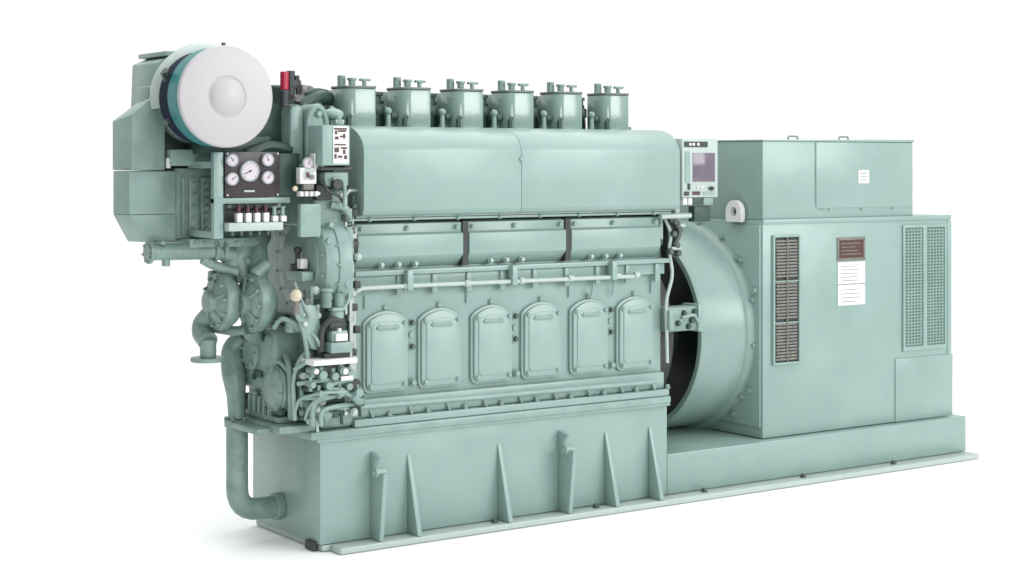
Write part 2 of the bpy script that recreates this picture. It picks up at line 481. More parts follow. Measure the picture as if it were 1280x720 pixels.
P = [(-.71, .25, 1.338), (-.36, .25, 1.332), (-.29, .24, 1.3), (-.25, .22, 1.2)]
b.tube(P, .036, 18, .09)
for x in (-.705, -.4, -.36): b.cyl((x, .25, 1.337), (x+.015, .25, 1.337), .05, 24)
b.cyl((-.62, .25, 1.31), (-.62, .25, 1.275), .018); b.tube([(-.45, .25, 1.3), (-.4, .24, 1.27), (-.3, .2, 1.24)], .022, 12, .03)
for x in (-.66, -.5): b.box(x, .21, 1.37, x+.02, .29, 1.385)
b.ring_bolts((-.705, .25, 1.337), (-1, 0, 0), .038, 6, .006, .01)
part('cooling_water_pipe', b, 'cast_shaded', eng)
# ---- lower water pipe: down and into the base
b = MB()
b.tube([(-.17, .42, .93), (-.21, .46, .88), (-.22, .43, .78), (-.22, .40, .70), (-.22, .385, .56)], lambda t: .04+.014*math.sin(t*PI), 18, .06)
b.cyl((-.22, .385, .56), (-.22, .385, .525), .058, 30)
b.box(-.27, .08, .528, -.12, .37, .556, .008)
b.box(-.2, .0, .5365, -.02, .5, .57, .008)
b.ring_bolts((-.22, .385, .56), (0, 0, 1), .05, 6, .008, .014)
b.tube([(-.22, .385, .53), (-.22, .385, .14), (.0, .385, .14)], .05, 20, .15)
b.cyl((-.04, .385, .14), (.0, .385, .14), .062, 24)
b.cyl((-.15, .33, .57), (-.15, .33, .69), .02, 12); b.cyl((-.15, .25, .57), (-.15, .25, .68), .02, 12); b.cyl((-.15, .17, .57), (-.15, .17, .66), .016, 12)
part('lower_water_pipe', b, 'cast_shaded', eng)

# ---- air cooler casing
b = MB()
b.prism([(-.775, .28), (-.56, .28), (-.53, .36), (-.3, .9), (-.5, .9), (-.79, .43)], 'z', 1.50, 1.688, .006)
# lower sloping chin
def loft(b, lo, hi, z0, z1):
    A = [b.bm.verts.new((p[0], p[1], z0)) for p in lo]; B = [b.bm.verts.new((p[0], p[1], z1)) for p in hi]
    n = len(lo); F = [b.bm.faces.new(A[::-1]), b.bm.faces.new(B)]
    for i in range(n): F.append(b.bm.faces.new((A[i], A[(i+1) % n], B[(i+1) % n], B[i])))
    bmesh.ops.recalc_face_normals(b.bm, faces=F); b._fin(F, .004)
loft(b, [(-.665, .28), (-.56, .28), (-.53, .36), (-.3, .9), (-.45, .9), (-.715, .45)],
     [(-.775, .28), (-.56, .28), (-.53, .36), (-.3, .9), (-.5, .9), (-.79, .43)], 1.377, 1.4998)
def lofty(b, fr, bk, y0, y1):
    A = [b.bm.verts.new((p[0], y0, p[1])) for p in fr]; B = [b.bm.verts.new((p[0], y1, p[1])) for p in bk]
    n = len(fr); F = [b.bm.faces.new(A[::-1]), b.bm.faces.new(B)]
    for i in range(n): F.append(b.bm.faces.new((A[i], A[(i+1) % n], B[(i+1) % n], B[i])))
    bmesh.ops.recalc_face_normals(b.bm, faces=F); b._fin(F, .005)
lofty(b, [(-.765, 1.692), (-.612, 1.692), (-.612, 1.968), (-.665, 2.012), (-.70, 1.985), (-.765, 1.93)],
         [(-.79, 1.692), (-.55, 1.692), (-.55, 1.968), (-.62, 2.012), (-.68, 1.985), (-.79, 1.905)], .28, .44)
ac = part('air_cooler', b, 'mid', eng)
b = MB()
b.box(-.558, .3, 1.392, -.16, .7, 1.70, .004)
b.mat(1).box(-.53, .285, 1.41, -.52, .299, 1.66); 
for z in (1.43, 1.48, 1.53, 1.58, 1.63): b.mat(1).hexb((-.475, .285, z), (0, -1, 0), .008, .014)
b.mat(1).box(-.495, .286, 1.405, -.455, .2995, 1.655, .003)
b.mat(0).box(-.44, .288, 1.40, -.37, .2995, 1.66, .006)
for k in range(7): b.mat(0).cyl((-.415, .288, 1.425+k*.033), (-.415, .276, 1.425+k*.033), .012, 12)
for k in range(4): b.mat(2).box(-.36, .29, 1.42+k*.058, -.29, .2995, 1.465+k*.058, .003)
b.mat(0).box(-.36, .27, 1.52, -.25, .299, 1.535, .003); b.mat(0).tube([(-.38, .27, 1.47), (-.3, .26, 1.48), (-.25, .27, 1.42)], .01, 8, .02)
part('cooler_tube_plate', b, ['cast_shaded', 'mid', 'deep'], ac)
b = MB()
b.box(-.522, .22, 1.349, -.2, .72, 1.391, .005)
for k in range(7): b.hexb((-.5+.05*k, .222, 1.37), (0, -1, 0), .007, .01)
part('cooler_bottom_flange', b, 'mid', ac)
b = MB()
b.box(-.6, .345, 1.7, -.2, .6, 1.86, .006); b.box(-.5, .08, 1.762, -.2, .3, 1.84, .006); b.box(-.28, .31, 1.4, -.1, .6, 1.78, .006)
b.box(-.345, .12, 1.79, -.1, .5, 2.07, .02)
b.tube([(-.33, .05, 1.76), (-.22, .05, 1.8), (-.12, .05, 1.78)], .025, 10, .03)
parts('turbocharger_support', b, 'deep', eng)
b = MB()
b.box(-.6, .24, 1.71, -.40, .33, 1.782, .006); b.mat(1).box(-.612, .255, 1.70, -.595, .275, 1.745, .003)
part('turbocharger_foot', b, ['mid', 'white'], eng)

# ---- turbocharger with air silencer
b = MB()
cx, cy, cz = -.435, .25, 2.0
b.tube([(cx+.205*math.cos(math.radians(a))*1.05, cy, cz+.2*math.sin(math.radians(a))) for a in range(30, 192, 7)], lambda t: .062-.022*t, 18)
b.cyl((cx, .24, cz), (cx, .42, cz), .20, 48, .02)
b.cyl((cx, .16, cz), (cx, .24, cz), .13, 40, .01)
tb = part('turbocharger', b, 'ptop', eng)
b = MB()
b.prism([(-.60, 1.86), (-.25, 1.86), (-.25, 2.2), (-.52, 2.2), (-.588, 2.17)], 'y', .44, .72, .008); b.box(-.55, .42, 2.2, -.26, .74, 2.222, .004)
b.box(-.66, .36, 1.86, -.5, .5, 2.06, .01)
for z in (1.93, 2.03): b.cyl((-.56, .24, z), (-.60, .34, z+.02), .012, 10)
b.tube([(-.62, .22, 1.97), (-.55, .2, 2.08), (-.48, .19, 2.14)], .012, 8, .05)
part('exhaust_duct', b, 'mid', tb)
CX, CZ = -.519, 2.001
b = MB()
R = .214
pr = [(-.0, 0)]
# shallow dish in the middle, rolled rim
pr = [(-.024, 0.0), (-.0225, .02), (-.019, .04), (-.013, .057), (-.005, .071), (.003, .080), (.003, .084), (0, .088), (0, R-.012), (.003, R-.004), (.009, R), (.02, R), (.02, R-.01)]
b.lathe((CX, -.155, CZ), (0, 1, 0), pr, 96)
cap = part('silencer_cap', b, 'cap', tb, 'round off-white cap with a rounded centre')
b = MB()
b.lathe((CX, -.134, CZ), (0, 1, 0), [(0, R-.012), (.0, R-.004), (.11, R-.004), (.12, R-.01), (.12, R-.05)], 80)
sb = part('silencer_body', b, 'teal', tb)
b = MB().cyl((CX, -.013, CZ), (CX, .10, CZ), R-.014, 64, .01)
part('silencer_felt', b, 'navy', tb)
b = MB()
b.cyl((CX, -.12, CZ+R-.004), (CX, -.12, CZ+R+.014), .009, 10)
b.tube([(CX-.2, .02, CZ+.07), (CX-.225, .0, CZ+.1)], .008, 8); b.cyl((CX-.19, .02, CZ+.09), (CX-.21, .0, CZ+.11), .014, 10)
b.cyl((CX-.19, .01, CZ-.1), (CX-.21, .0, CZ-.11), .012, 10); 
parts('silencer_clip', b, 'bolt', sb)

# ---- gauge panel
gp = None
b = MB()
b.prism(rrect(-.462, 1.577, -.205, 1.772, .004), 'y', -.012, .0, .002)
b.mat(1).box(-.205, .0, 1.58, -.10, .02, 1.765, .003)
b.mat(2)
for (x, z) in ((-.452, 1.763), (-.215, 1.763), (-.452, 1.586), (-.215, 1.586)): b.cyl((x, -.012, z), (x, -.017, z), .005, 8)
b.box(-.375, -.016, 1.598, -.325, -.0125, 1.606)
gp = part('gauge_panel', b, ['black', 'deep', 'ptop'], eng)
def gauge(x, z, r, y=-.012, parent=None, a=.8):
    b = MB()
    b.lathe((x, y, z), (0, -1, 0), [(0, r), (.014, r), (.017, r*.94), (.012, r*.88), (.012, 0)], 32)
    b.mat(1).lathe((x, y-.0122, z), (0, -1, 0), [(0, r*.87), (.0008, r*.87), (.0008, 0)], 32)
    b.mat(2)
    d = Vector((math.cos(a), 0, math.sin(a))); c = Vector((x, y-.0145, z))
    b.tube([c-d*r*.2, c+d*r*.62], r*.035, 6); b.cyl(c, c+Vector((0, -.002, 0)), r*.1, 10)
    for k in range(11):
        t = math.radians(225-27*k); e = Vector((math.cos(t), 0, math.sin(t)))
        b.tube([c+e*r*.68, c+e*r*.8], r*.022, 4)
    return part('gauge', b, ['ptop', 'dial', 'char'], parent)
gauge(-.432, 1.735, .0285, parent=gp, a=2.2); gauge(-.432, 1.655, .0285, parent=gp, a=.6)
gauge(-.351, 1.688, .045, parent=gp, a=3.6)
gauge(-.265, 1.737, .0285, parent=gp, a=1.9); gauge(-.265, 1.660, .0285, parent=gp, a=.9)
b = MB()
b.box(-.51, -.005, 1.40, -.466, .03, 1.77, .004)
b.box(-.51, -.008, 1.548, -.15, .03, 1.574, .004)
b.box(-.50, .03, 1.4, -.47, .3, 1.43, .004); b.box(-.2, .021, 1.5, -.18, .3, 1.574, .004)
b.box(-.5, .031, 1.7, -.47, .3, 1.73, .004)
part('panel_frame', b, 'paint', eng)
# ---- row of lubricator valves with white bottles
b = MB()
b.box(-.462, -.05, 1.432, -.205, .02, 1.468, .004); b.mat(1).box(-.465, .021, 1.44, -.2, .03, 1.545)
b.mat(2)
for k in range(6): b.cyl((-.432+k*.042, -.02, 1.435), (-.432+k*.042, -.02, 1.412), .008, 8)
b.cyl((-.448, -.02, 1.545), (-.448, -.02, 1.53), .012)
lub = part('valve_rack', b, ['ptop', 'char', 'bolt'], eng)
def bottle(x, h, top):
    b = MB()
    b.prism(rrect(x-.0125, 1.469, x+.0125, 1.469+h, .004, 3), 'y', -.045, -.015, .002)
    b.mat(1).cyl((x, -.03, 1.469+h), (x, -.03, 1.469+h+top), .009, 12)
    b.mat(1).cyl((x, -.03, 1.469+h+top), (x, -.03, 1.475+h+top), .013, 12)
    b.mat(2).tube([(x, -.025, 1.5+h), (x, .02, 1.52)], .005, 6)
    return b
first = part('sight_glass', bottle(-.408, .040, .028), ['white', 'brown', 'bolt'], lub)
for k in (1, 2, 3): dup_part(first, (k*.042, 0, 0))
s2 = part('sight_glass', bottle(-.239, .026, .034), ['white', 'mid', 'bolt'], lub); dup_part(s2, (.040, 0, 0))

# ---- pressure gauge and switch boxes right of the panel
g = gauge(-.105, 1.722, .026, -.08, eng, 1.2)
b = MB()
b.box(-.075, -.085, 1.695, -.045, -.04, 1.765, .004); b.mat(1).tube([(-.105, -.06, 1.722), (-.105, -.03, 1.69), (-.105, .03, 1.68)], .01, 8, .02)
b.mat(1).box(-.14, -.04, 1.60, .05, .02, 1.70, .01)
part('gauge_bracket', b, ['white', 'deep'], eng)
b = MB()
b.box(-.145, -.09, 1.632, -.065, -.05, 1.703, .003)
b.mat(1).box(-.128, -.094, 1.652, -.082, -.091, 1.692, .001)
b.mat(2).box(-.118, -.099, 1.66, -.104, -.0945, 1.683); b.mat(3).box(-.1, -.1, 1.652, -.08, -.0945, 1.67, .001)
b.mat(3).box(-.125, -.085, 1.605, -.075, -.055, 1.6315, .002)
b.mat(0)
for k in range(4): b.box(-.148+k*.024, -.1, 1.578, -.133+k*.024, -.06, 1.6, .003)
b.mat(4).ball((-.165, -.08, 1.612), .012)
part('pressure_switch', b, ['white', 'ptop', 'brown', 'louver', 'cream'], eng)
# ---- alarm meter box with dark symbols
b = MB()
b.box(-.068, -.15, 1.712, .068, .02, 1.888, .005)
mb_ = part('meter_box', b, 'paint', eng)
b = MB()
b.box(-.018, -.1545, 1.72, .058, -.1505, 1.882, .001)
b.mat(1)
for (x0, x1, z0, z1) in ((-.014, .05, 1.868, 1.876), (-.01, .002, 1.848, 1.864), (.006, .045, 1.858, 1.866), (.03, .042, 1.83, 1.85), (-.01, .008, 1.826, 1.838), (.014, .03, 1.835, 1.842),
                         (-.012, .045, 1.80, 1.806), (-.012, .01, 1.77, 1.79), (.02, .05, 1.784, 1.792), (.03, .042, 1.762, 1.78), (-.012, -.002, 1.742, 1.762), (.006, .026, 1.745, 1.755), (.036, .05, 1.74, 1.756)):
    b.box(x0, -.1565, z0, x1, -.1548, z1)
part('meter_display', b, ['white', 'brown'], mb_)
b = MB()
b.box(.072, -.1, 1.69, .10, .1, 1.888, .004); b.box(-.06, -.12, 1.69, .10, .1, 1.705, .004)
part('box_bracket', b, 'char', eng)
b = MB()
b.box(-.03, -.1, 1.62, .09, -.02, 1.685, .01)
b.tube([(.0, -.12, 1.655), (.05, -.12, 1.655), (.06, -.12, 1.60), (.06, -.11, 1.53)], .008, 8, .02)
b.mat(1).cyl((.02, -.1, 1.63), (.02, -.13, 1.63), .024, 16); b.mat(1).box(-.06, -.08, 1.56, .02, -.03, 1.63, .01)
b.mat(2).box(.045, -.11, 1.572, .075, -.09, 1.592, .003); b.mat(2).ball((-.055, -.09, 1.59), .008)
b.mat(1).tube([(-.04, -.1, 1.65), (-.03, -.12, 1.6), (.03, -.12, 1.58), (.06, -.1, 1.55)], .007, 6, .03)
parts('terminal_fitting', b, ['mid', 'char', 'white'], eng)

# ---- arched air pipe housing with red valve on top
b = MB()
b.prism([(-.045, 1.72)]+[(.028, 1.72)]+arc(-.012, 1.93, .05, 0, 180, 10, .055)+[(-.062, 1.72)], 'y', .0, .12, .008, 3)
b.prism([(-.13, 1.72), (-.064, 1.72), (-.064, 1.95)]+arc(-.097, 1.95, .033, 10, 170, 8)[1:-1]+[(-.13, 1.95)], 'y', .03, .2, .012, 3)
b.tube([(-.06, -.002, 1.73), (-.06, -.005, 1.93), (-.02, -.008, 1.985), (.03, .0, 1.93), (.035, .0, 1.75)], .013, 10, .05)
b.hexb((-.01, .0, 1.94), (0, -1, 0), .014, .018); b.hexb((-.01, .0, 1.86), (0, -1, 0), .014, .018)
part('air_pipe_housing', b, 'mid', eng)
b = MB()
b.cyl((-.15, .05, 2.045), (-.15, .05, 2.125), .019, 14)
b.mat(1).cyl((-.115, .06, 2.0), (-.115, .06, 2.13), .02, 12); b.mat(1).box(-.13, .04, 2.05, -.07, .08, 2.09, .006)
b.mat(1).tube([(-.09, .05, 2.11), (-.08, .05, 2.02), (-.07, .05, 1.98)], .012, 8, .03); b.mat(1).cyl((-.15, .05, 1.97), (-.15, .05, 2.044), .022, 12)
b.mat(2).cyl((-.08, .03, 2.05), (-.055, .03, 2.05), .02, 10); b.mat(2).cyl((-.1, .03, 2.0), (-.1, .02, 2.02), .02, 10)
part('red_valve', b, ['red', 'char', 'louver'], eng)
b = MB()
b.tube([(.0, .2, 1.98), (.1, .22, 2.03), (.2, .3, 2.02)], .035, 12, .05); b.ball((.08, .2, 1.96), .045)
b.cyl((.1, .15, 1.86), (.1, .15, 1.96), .03, 14)
b.tube([(.03, .2, 2.04), (.1, .22, 2.055), (.17, .26, 2.05)], .012, 8, .03)
part('starting_air_pipe', b, 'deep', eng)
b = MB()
b.ball((.075, .02, 1.94), .045, (1.1, 1, .6)); b.cyl((.085, -.01, 1.89), (.085, -.01, 1.915), .026, 16); b.cyl((.085, -.01, 1.915), (.085, -.01, 1.935), .016, 12)
b.mat(1).box(.065, -.03, 1.90, .105, -.02, 1.915, .002)
part('vent_cap', b, ['mid', 'white'], eng)

# ---- governor and filters on a white shelf
b = MB()
b.box(-.115, -.16, .846, .1, -.03, .87, .003)
part('fuel_shelf', b, 'white', eng)
b = MB()
b.prism([(-.15, 1.12), (-.06, 1.10), (-.03, .98), (-.04, .90), (-.08, .91), (-.13, 1.0)], 'y', -.08, -.05, .006)
b.box(-.02, -.14, .892, .085, -.06, .94, .006)
b.box(-.01, -.13, .94, .07, -.07, .99, .008)
b.mat(1).tube([(-.05, -.1, .9), (-.045, -.1, 1.0), (-.01, -.12, 1.045), (.05, -.12, 1.03)], .014, 10, .04)
b.mat(1).box(-.02, -.13, 1.0, .06, -.07, 1.03, .01); b.mat(1).box(-.04, -.12, .871, .085, -.06, .891)
b.mat(2).box(.002, -.146, .945, .06, -.1305, .978, .003); b.mat(2).cyl((.03, -.12, .98), (.03, -.12, 1.0), .01)
b.mat(0).cyl((.03, -.1, 1.03), (.03, -.1, 1.075), .03, 18); b.mat(0).box(-.005, -.13, 1.075, .055, -.08, 1.09, .003)
b.mat(3).cyl((-.02, -.1, 1.09), (-.02, -.1, 1.16), .022, 14); b.mat(3).cyl((.045, -.09, 1.09), (.045, -.09, 1.15), .024, 14)
b.mat(0).cyl((-.02, -.1, 1.16), (-.02, -.1, 1.175), .028, 12)
b.mat(3).cyl((-.075, -.06, 1.08), (-.075, -.06, 1.18), .009, 8)
gv = part('governor', b, ['mid', 'char', 'white', 'cast_shaded'], eng)
b = MB()
b.ball((-.17, -.1, 1.15), .026, (1, 1, 1.1)); b.mat(1).cyl((-.17, -.1, 1.07), (-.17, -.1, 1.13), .015, 12)
b.mat(2).tube([(-.17, -.1, 1.08), (-.15, -.09, 1.04), (-.1, -.07, 1.04)], .01, 8, .02)
part('oil_cup', b, ['cream', 'louver', 'mid'], eng)
b = MB()
for (x, y, z0, z1, r) in ((.125, -.05, .76, 1.52, .0085), (.147, -.03, .8, 1.5, .007), (.105, -.045, 1.05, 1.58, .008), (.168, -.01, .72, 1.1, .008)):
    b.tube([(x, y, z0), (x, y, z1)], r, 8)
b.tube([(.105, -.045, 1.58), (.12, -.045, 1.6), (.17, -.03, 1.6)], .008, 8, .01)
for (z) in (1.43, 1.345, 1.21, 1.02, .9): b.cyl((.125, -.05, z), (.125, -.05, z+.026), .0165, 6)
for (z) in (1.385, 1.13): b.cyl((.147, -.04, z), (.147, -.04, z+.024), .016, 6)
parts('fuel_pipe', b, 'steel', eng)
b = MB()
for (x, z) in ((.15, 1.50), (.16, 1.18), (.145, 1.08), (.13, 1.30), (.16, .98), (.15, 1.36), (.14, .88)): b.box(x-.014, -.055, z-.016, x+.016, -.005, z+.016, .003)
b.box(.11, -.03, 1.22, .14, .0, 1.33, .003); b.box(.13, -.02, .72, .15, .04, .98, .003)
b.cyl((.12, -.08, .745), (.12, -.11, .745), .026, 20); b.box(-.06, -.1, .8, .06, -.04, .845, .004)
parts('pipe_clamp', b, 'char', eng)
b = MB()
b.mat(0)
for (x, z, r) in ((-.09, .82, .016), (-.05, .80, .02), (.01, .79, .018), (.05, .81, .02), (.09, .79, .022), (-.02, .75, .018), (.04, .72, .02), (-.1, .76, .014), (.08, .74, .016), (.13, .71, .02), (-.06, .72, .014)):
    b.cyl((x, -.06, z), (x, -.13, z), r, 12); b.cyl((x, -.1, z-.03), (x, -.1, z+.035), r*.6, 8)
b.tube([(-.12, -.06, .70), (-.04, -.11, .70), (.0, -.11, .76), (.1, -.11, .77)], .012, 8, .03)
b.tube([(-.14, -.05, .76), (-.06, -.1, .775), (.05, -.1, .765), (.14, -.06, .7)], .01, 8, .03)
b.tube([(-.15, -.04, .82), (-.1, -.08, .86), (-.12, -.08, .98), (-.14, -.06, 1.06)], .01, 8, .03)
b.tube([(.1, -.12, .70), (.14, -.1, .665), (.19, -.04, .66)], .018, 10, .03)
b.mat(1).cyl((.055, -.132, .81), (.055, -.137, .81), .014, 10); b.mat(1).cyl((-.09, -.132, .82), (-.09, -.14, .82), .012, 10)
b.mat(1).box(.03, -.14, .77, .09, -.131, .79, .002)
parts('fuel_valve', b, ['mid', 'white'], eng)

b = MB()
b.tube([(-.14, -.03, .60), (-.15, -.03, .78), (-.12, -.03, .86), (-.08, -.03, .90)], .010, 8, .04)
b.tube([(-.20, .05, 1.0), (-.19, .0, 1.05), (-.13, -.03, 1.02)], .011, 8, .03)
b.box(-.16, -.02, .98, -.13, .03, 1.03, .005)
b.tube([(-.10, .05, .99), (-.13, -.0, 1.02), (-.12, -.05, 1.0)], .02, 10, .03)
parts('lube_pipe', b, 'mid', eng)
b = MB()
b.box(-.022, .3, .985, .0, .6, 1.03, .003); b.box(-.05, .2, .985, -.001, .5, 1.0, .003); b.box(-.17, .06, .61, -.141, .13, .66, .004)
for (y, z) in ((.42, .72), (.36, .66), (.2, .94), (.3, .76)): b.cyl((-.171, y, z), (-.18, y, z), .016, 12)
b.box(-.182, .22, .76, -.171, .29, .79, .003)
parts('casting_hole_shade', b, 'deep', eng)  # dark pieces laid on the castings; shade inside holes put into the colour
rng = random.Random(11)
def small_fitting(x, y, z, k):
    b = MB(); L = rng.uniform(.02, .05); r = rng.uniform(.009, .018)
    b.cyl((x, y, z), (x, y-L, z), r, 12)
    if k % 3 == 0: b.cyl((x, y-L*.6, z), (x, y-L*.6, z+.045), r*.55, 8); b.cyl((x, y-L*.6, z+.035), (x, y-L*.6, z+.048), r*.9, 6)
    elif k % 3 == 1: b.hexb((x, y-L, z), (0, -1, 0), r*.8, .014)
    else: b.tube([(x, y-L*.5, z), (x+.03, y-L*.7, z+.01), (x+.04, y-L*.4, z-.05)], r*.45, 8, .015)
    part('pipe_union' if k % 3 == 2 else ('drain_cock' if k % 3 == 0 else 'plug'), b, ['mid', 'bolt', 'cast_shaded', 'deep'][(k*7) % 4] if k % 2 else 'ptop', eng)
for k in range(34):
    small_fitting(rng.uniform(-.12, .15), rng.uniform(-.05, -.02), rng.choice([rng.uniform(.59, .80), rng.uniform(1.0, 1.2), rng.uniform(.6, .78)]), k)
for k in range(10):
    small_fitting(rng.uniform(.03, .15), -.03, rng.uniform(1.25, 1.6), k)
b = MB()
b.tube([(-.10, -.05, .60), (-.10, -.08, .66), (-.03, -.12, .735), (.03, -.12, .735), (.10, -.11, .69), (.17, -.06, .69)], .008, 8, .03)
b.tube([(-.14, -.02, .62), (-.14, -.07, .70), (-.06, -.13, .725), (.06, -.13, .72)], .007, 8, .03)
b.tube([(-.16, .0, 1.02), (-.1, -.06, 1.0), (-.06, -.1, .95), (-.05, -.1, .9)], .009, 8, .03)
b.tube([(.06, -.1, 1.08), (.1, -.09, 1.12), (.1, -.06, 1.2)], .007, 8, .03)
b.tube([(-.14, -.03, 1.2), (-.13, -.08, 1.12), (-.1, -.09, 1.05)], .006, 8, .03)
parts('control_pipe', b, 'mid', eng)
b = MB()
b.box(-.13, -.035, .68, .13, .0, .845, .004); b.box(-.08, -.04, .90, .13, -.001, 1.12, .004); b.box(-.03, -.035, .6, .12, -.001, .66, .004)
parts('gear_case_shade_panel', b, 'deep', eng)  # dark green sheets on the case front; cavity shade put into the colour

# ---- flywheel and turning gear at the right end
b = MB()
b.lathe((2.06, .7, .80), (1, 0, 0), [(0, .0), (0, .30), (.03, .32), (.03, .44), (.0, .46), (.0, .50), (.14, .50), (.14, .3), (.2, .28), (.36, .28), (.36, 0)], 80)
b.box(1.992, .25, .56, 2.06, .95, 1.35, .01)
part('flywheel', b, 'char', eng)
b = MB()
b.box(1.995, .0, .857, 2.215, .10, .982, .008)
b.mat(1).box(1.99, -.02, .87, 2.02, .03, .97, .006)
b.mat(1).box(2.19, -.012, .85, 2.222, .12, .99, .004)
for (x, z) in ((2.06, .9), (2.1, .95), (2.15, .91), (2.13, .88), (2.17, .955)): b.mat(2).hexb((x, .0, z), (0, -1, 0), .012, .016)
b.mat(1).tube([(2.08, -.01, .93), (2.16, -.015, .94), (2.19, -.01, .9)], .008, 8, .01)
part('turning_gear', b, ['cast_shaded', 'mid', 'deep'], eng)
b = MB()
b.tube([(2.0, -.01, 1.43), (2.04, -.02, 1.43), (2.06, -.02, 1.36), (2.03, -.01, 1.3)], .012, 8, .02)
for (x, z) in ((2.03, 1.42), (2.06, 1.38), (2.02, 1.36), (2.04, 1.30), (2.0, 1.27), (2.05, 1.26)): b.cyl((x, .0, z), (x, -.03, z), .016, 8)
b.mat(1).box(2.01, .0, 1.24, 2.05, .06, 1.46, .004)
b.mat(2).cyl((2.04, -.02, 1.40), (2.09, -.02, 1.40), .01, 8); b.mat(2).cyl((2.0, -.02, 1.285), (2.06, -.02, 1.285), .009, 8)
parts('speed_sensor', b, ['bolt', 'char', 'ptop'], eng)
# ---- engine control panel on the right end of the cover
b = MB()
b.box(2.024, -.08, 1.545, 2.262, -.02, 1.845, .004)
cp = part('control_panel', b, 'ptop', eng)
b = MB().box(2.092, -.0835, 1.625, 2.24, -.0803, 1.772, .001)
part('screen', b, 'purple', cp)
b = MB()
b.box(2.035, -.084, 1.802, 2.19, -.0803, 1.83); 
b.mat(1); b.cyl((2.095, -.085, 1.816), (2.095, -.0865, 1.816), .008, 12); b.cyl((2.125, -.085, 1.816), (2.125, -.0865, 1.816), .008, 12); b.box(2.065, -.0865, 1.81, 2.08, -.0845, 1.822)
b.mat(2)
b.box(2.04, -.084, 1.62, 2.072, -.0803, 1.78)
b.mat(0).box(2.058, -.086, 1.585, 2.072, -.0803, 1.615); b.mat(0).box(2.035, -.085, 1.555, 2.065, -.0803, 1.575)
b.mat(1); 
for x in (2.125, 2.15): b.cyl((x, -.0803, 1.598), (x, -.088, 1.598), .007, 10)
b.mat(0).cyl((2.215, -.0803, 1.59), (2.215, -.094, 1.59), .011, 12); b.mat(0).box(2.195, -.086, 1.586, 2.235, -.0803, 1.594)
b.mat(3).box(2.09, -.084, 1.558, 2.14, -.0803, 1.575); 
b.mat(4).box(2.165, -.084, 1.555, 2.24, -.0803, 1.572)
parts('panel_button', b, ['char', 'white', 'mid', 'brown', 'paint'], cp)
b = MB()
b.box(2.035, -.075, 1.508, 2.06, -.03, 1.542, .002); b.box(2.07, -.075, 1.508, 2.095, -.03, 1.542, .002)
b.mat(1).box(2.10, -.075, 1.506, 2.165, -.03, 1.543, .002); b.mat(2).box(2.17, -.075, 1.506, 2.235, -.03, 1.543, .002)
b.mat(1).box(2.13, -.05, 1.42, 2.24, .0, 1.5, .003)
parts('terminal_strip', b, ['white', 'deep', 'cast_shaded'], cp)
b = MB()
b.tube([(1.93, -.02, 1.45), (2.12, -.03, 1.452)], .014, 10); b.box(2.03, -.019, 1.43, 2.06, .3, 1.83, .004)
part('panel_bracket', b, 'ptop', eng)

# ================================================================== alternator
alt = thing('alternator', 'boxy pale green alternator with brown louvre and terminal box on top right of the engine', 'generator', (3.45, .6, .236))
GX0, GX1, GY0, GY1, GZ = 2.70, 4.19, .055, 1.345, 1.412
b = MB()
b.box(GX0, GY0, .24, GX1, GY1, GZ, .006)
b.box(GX0-.012, GY0+.012, .30, GX0-.0005, GY1-.03, 1.385, .004)
b.box(3.72, GY0-.006, .24, GX1+.012, GY0-.0005, .60, .003)
b.box(GX0, GY0-.006, GZ-.022, GX1, GY0-.0005, GZ+.003, .002)
b.box(GX1-.03, GY0-.004, .6, GX1+.003, GY0-.0005, 1.38, .002)
part('housing', b, 'paint', alt)
YC, ZC, RB = .7, .80, .56
b = MB()
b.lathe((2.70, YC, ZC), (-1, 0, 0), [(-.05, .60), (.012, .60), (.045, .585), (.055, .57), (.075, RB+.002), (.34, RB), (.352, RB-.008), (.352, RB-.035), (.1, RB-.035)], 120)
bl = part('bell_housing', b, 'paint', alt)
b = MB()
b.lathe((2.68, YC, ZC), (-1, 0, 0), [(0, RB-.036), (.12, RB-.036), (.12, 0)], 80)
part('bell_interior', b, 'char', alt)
b = MB()
for k in range(20):
    a = math.radians(k*18+5); y = YC-.655*math.cos(a); z = ZC+.60*math.sin(a)
    if GY0+.02 < y < GY1-.02 and .3 < z < 1.39: b.hexb((GX0-.012, y, z), (-1, 0, 0), .013, .02)
for (y, z) in ((.464, 1.326), (.241, 1.199), (.115, .985), (.105, .735), (.2, .45)): b.hexb((GX0-.012, y, z), (-1, 0, 0), .014, .02)
parts('flange_bolt', b, 'mid', alt)
# terminal box
TX0, TX1, TY0, TY1 = 2.705, 3.875, .06, .95
b = MB()
b.box(TX0, TY0, GZ+.001, TX1, TY1, 1.838, .005)
b.prism([(TX0-.004, 1.838), (TX1+.006, 1.838), (TX1+.006, 1.852), (TX0-.004, 1.846)], 'y', TY0-.006, TY1, .002)
tbx = part('terminal_box', b, 'paint', alt)
b = MB()
b.box(3.10, TY0-.004, 1.47, 3.868, TY0-.0005, 1.834, .006)
b.mat(1)
b.tube([(3.095, TY0-.002, 1.834), (3.095, TY0-.002, 1.5), (3.12, TY0-.002, 1.465), (3.16, TY0-.002, 1.462)], .0022, 5, .02)
for x in (3.2, 3.45, 3.7): b.cyl((x, TY0-.004, 1.46), (x, TY0-.008, 1.46), .006, 8)
part('box_door', b, ['paint', 'cast_shaded'], tbx)
def handle(x):
    b = MB()
    b.tube([(x, .1, 1.845), (x, .1, 1.866), (x+.07, .1, 1.866), (x+.07, .1, 1.845)], .005, 8, .012)
    return part('lift_handle', b, 'cast_shaded', tbx)
handle(3.32); 
h1 = handle(2.93)
b = MB().box(3.425, TY0-.0065, 1.605, 3.51, TY0-.0045, 1.68)
b.mat(1)
for k in range(3): b.box(3.435, TY0-.0072, 1.622+k*.018, 3.495, TY0-.0066, 1.626+k*.018)
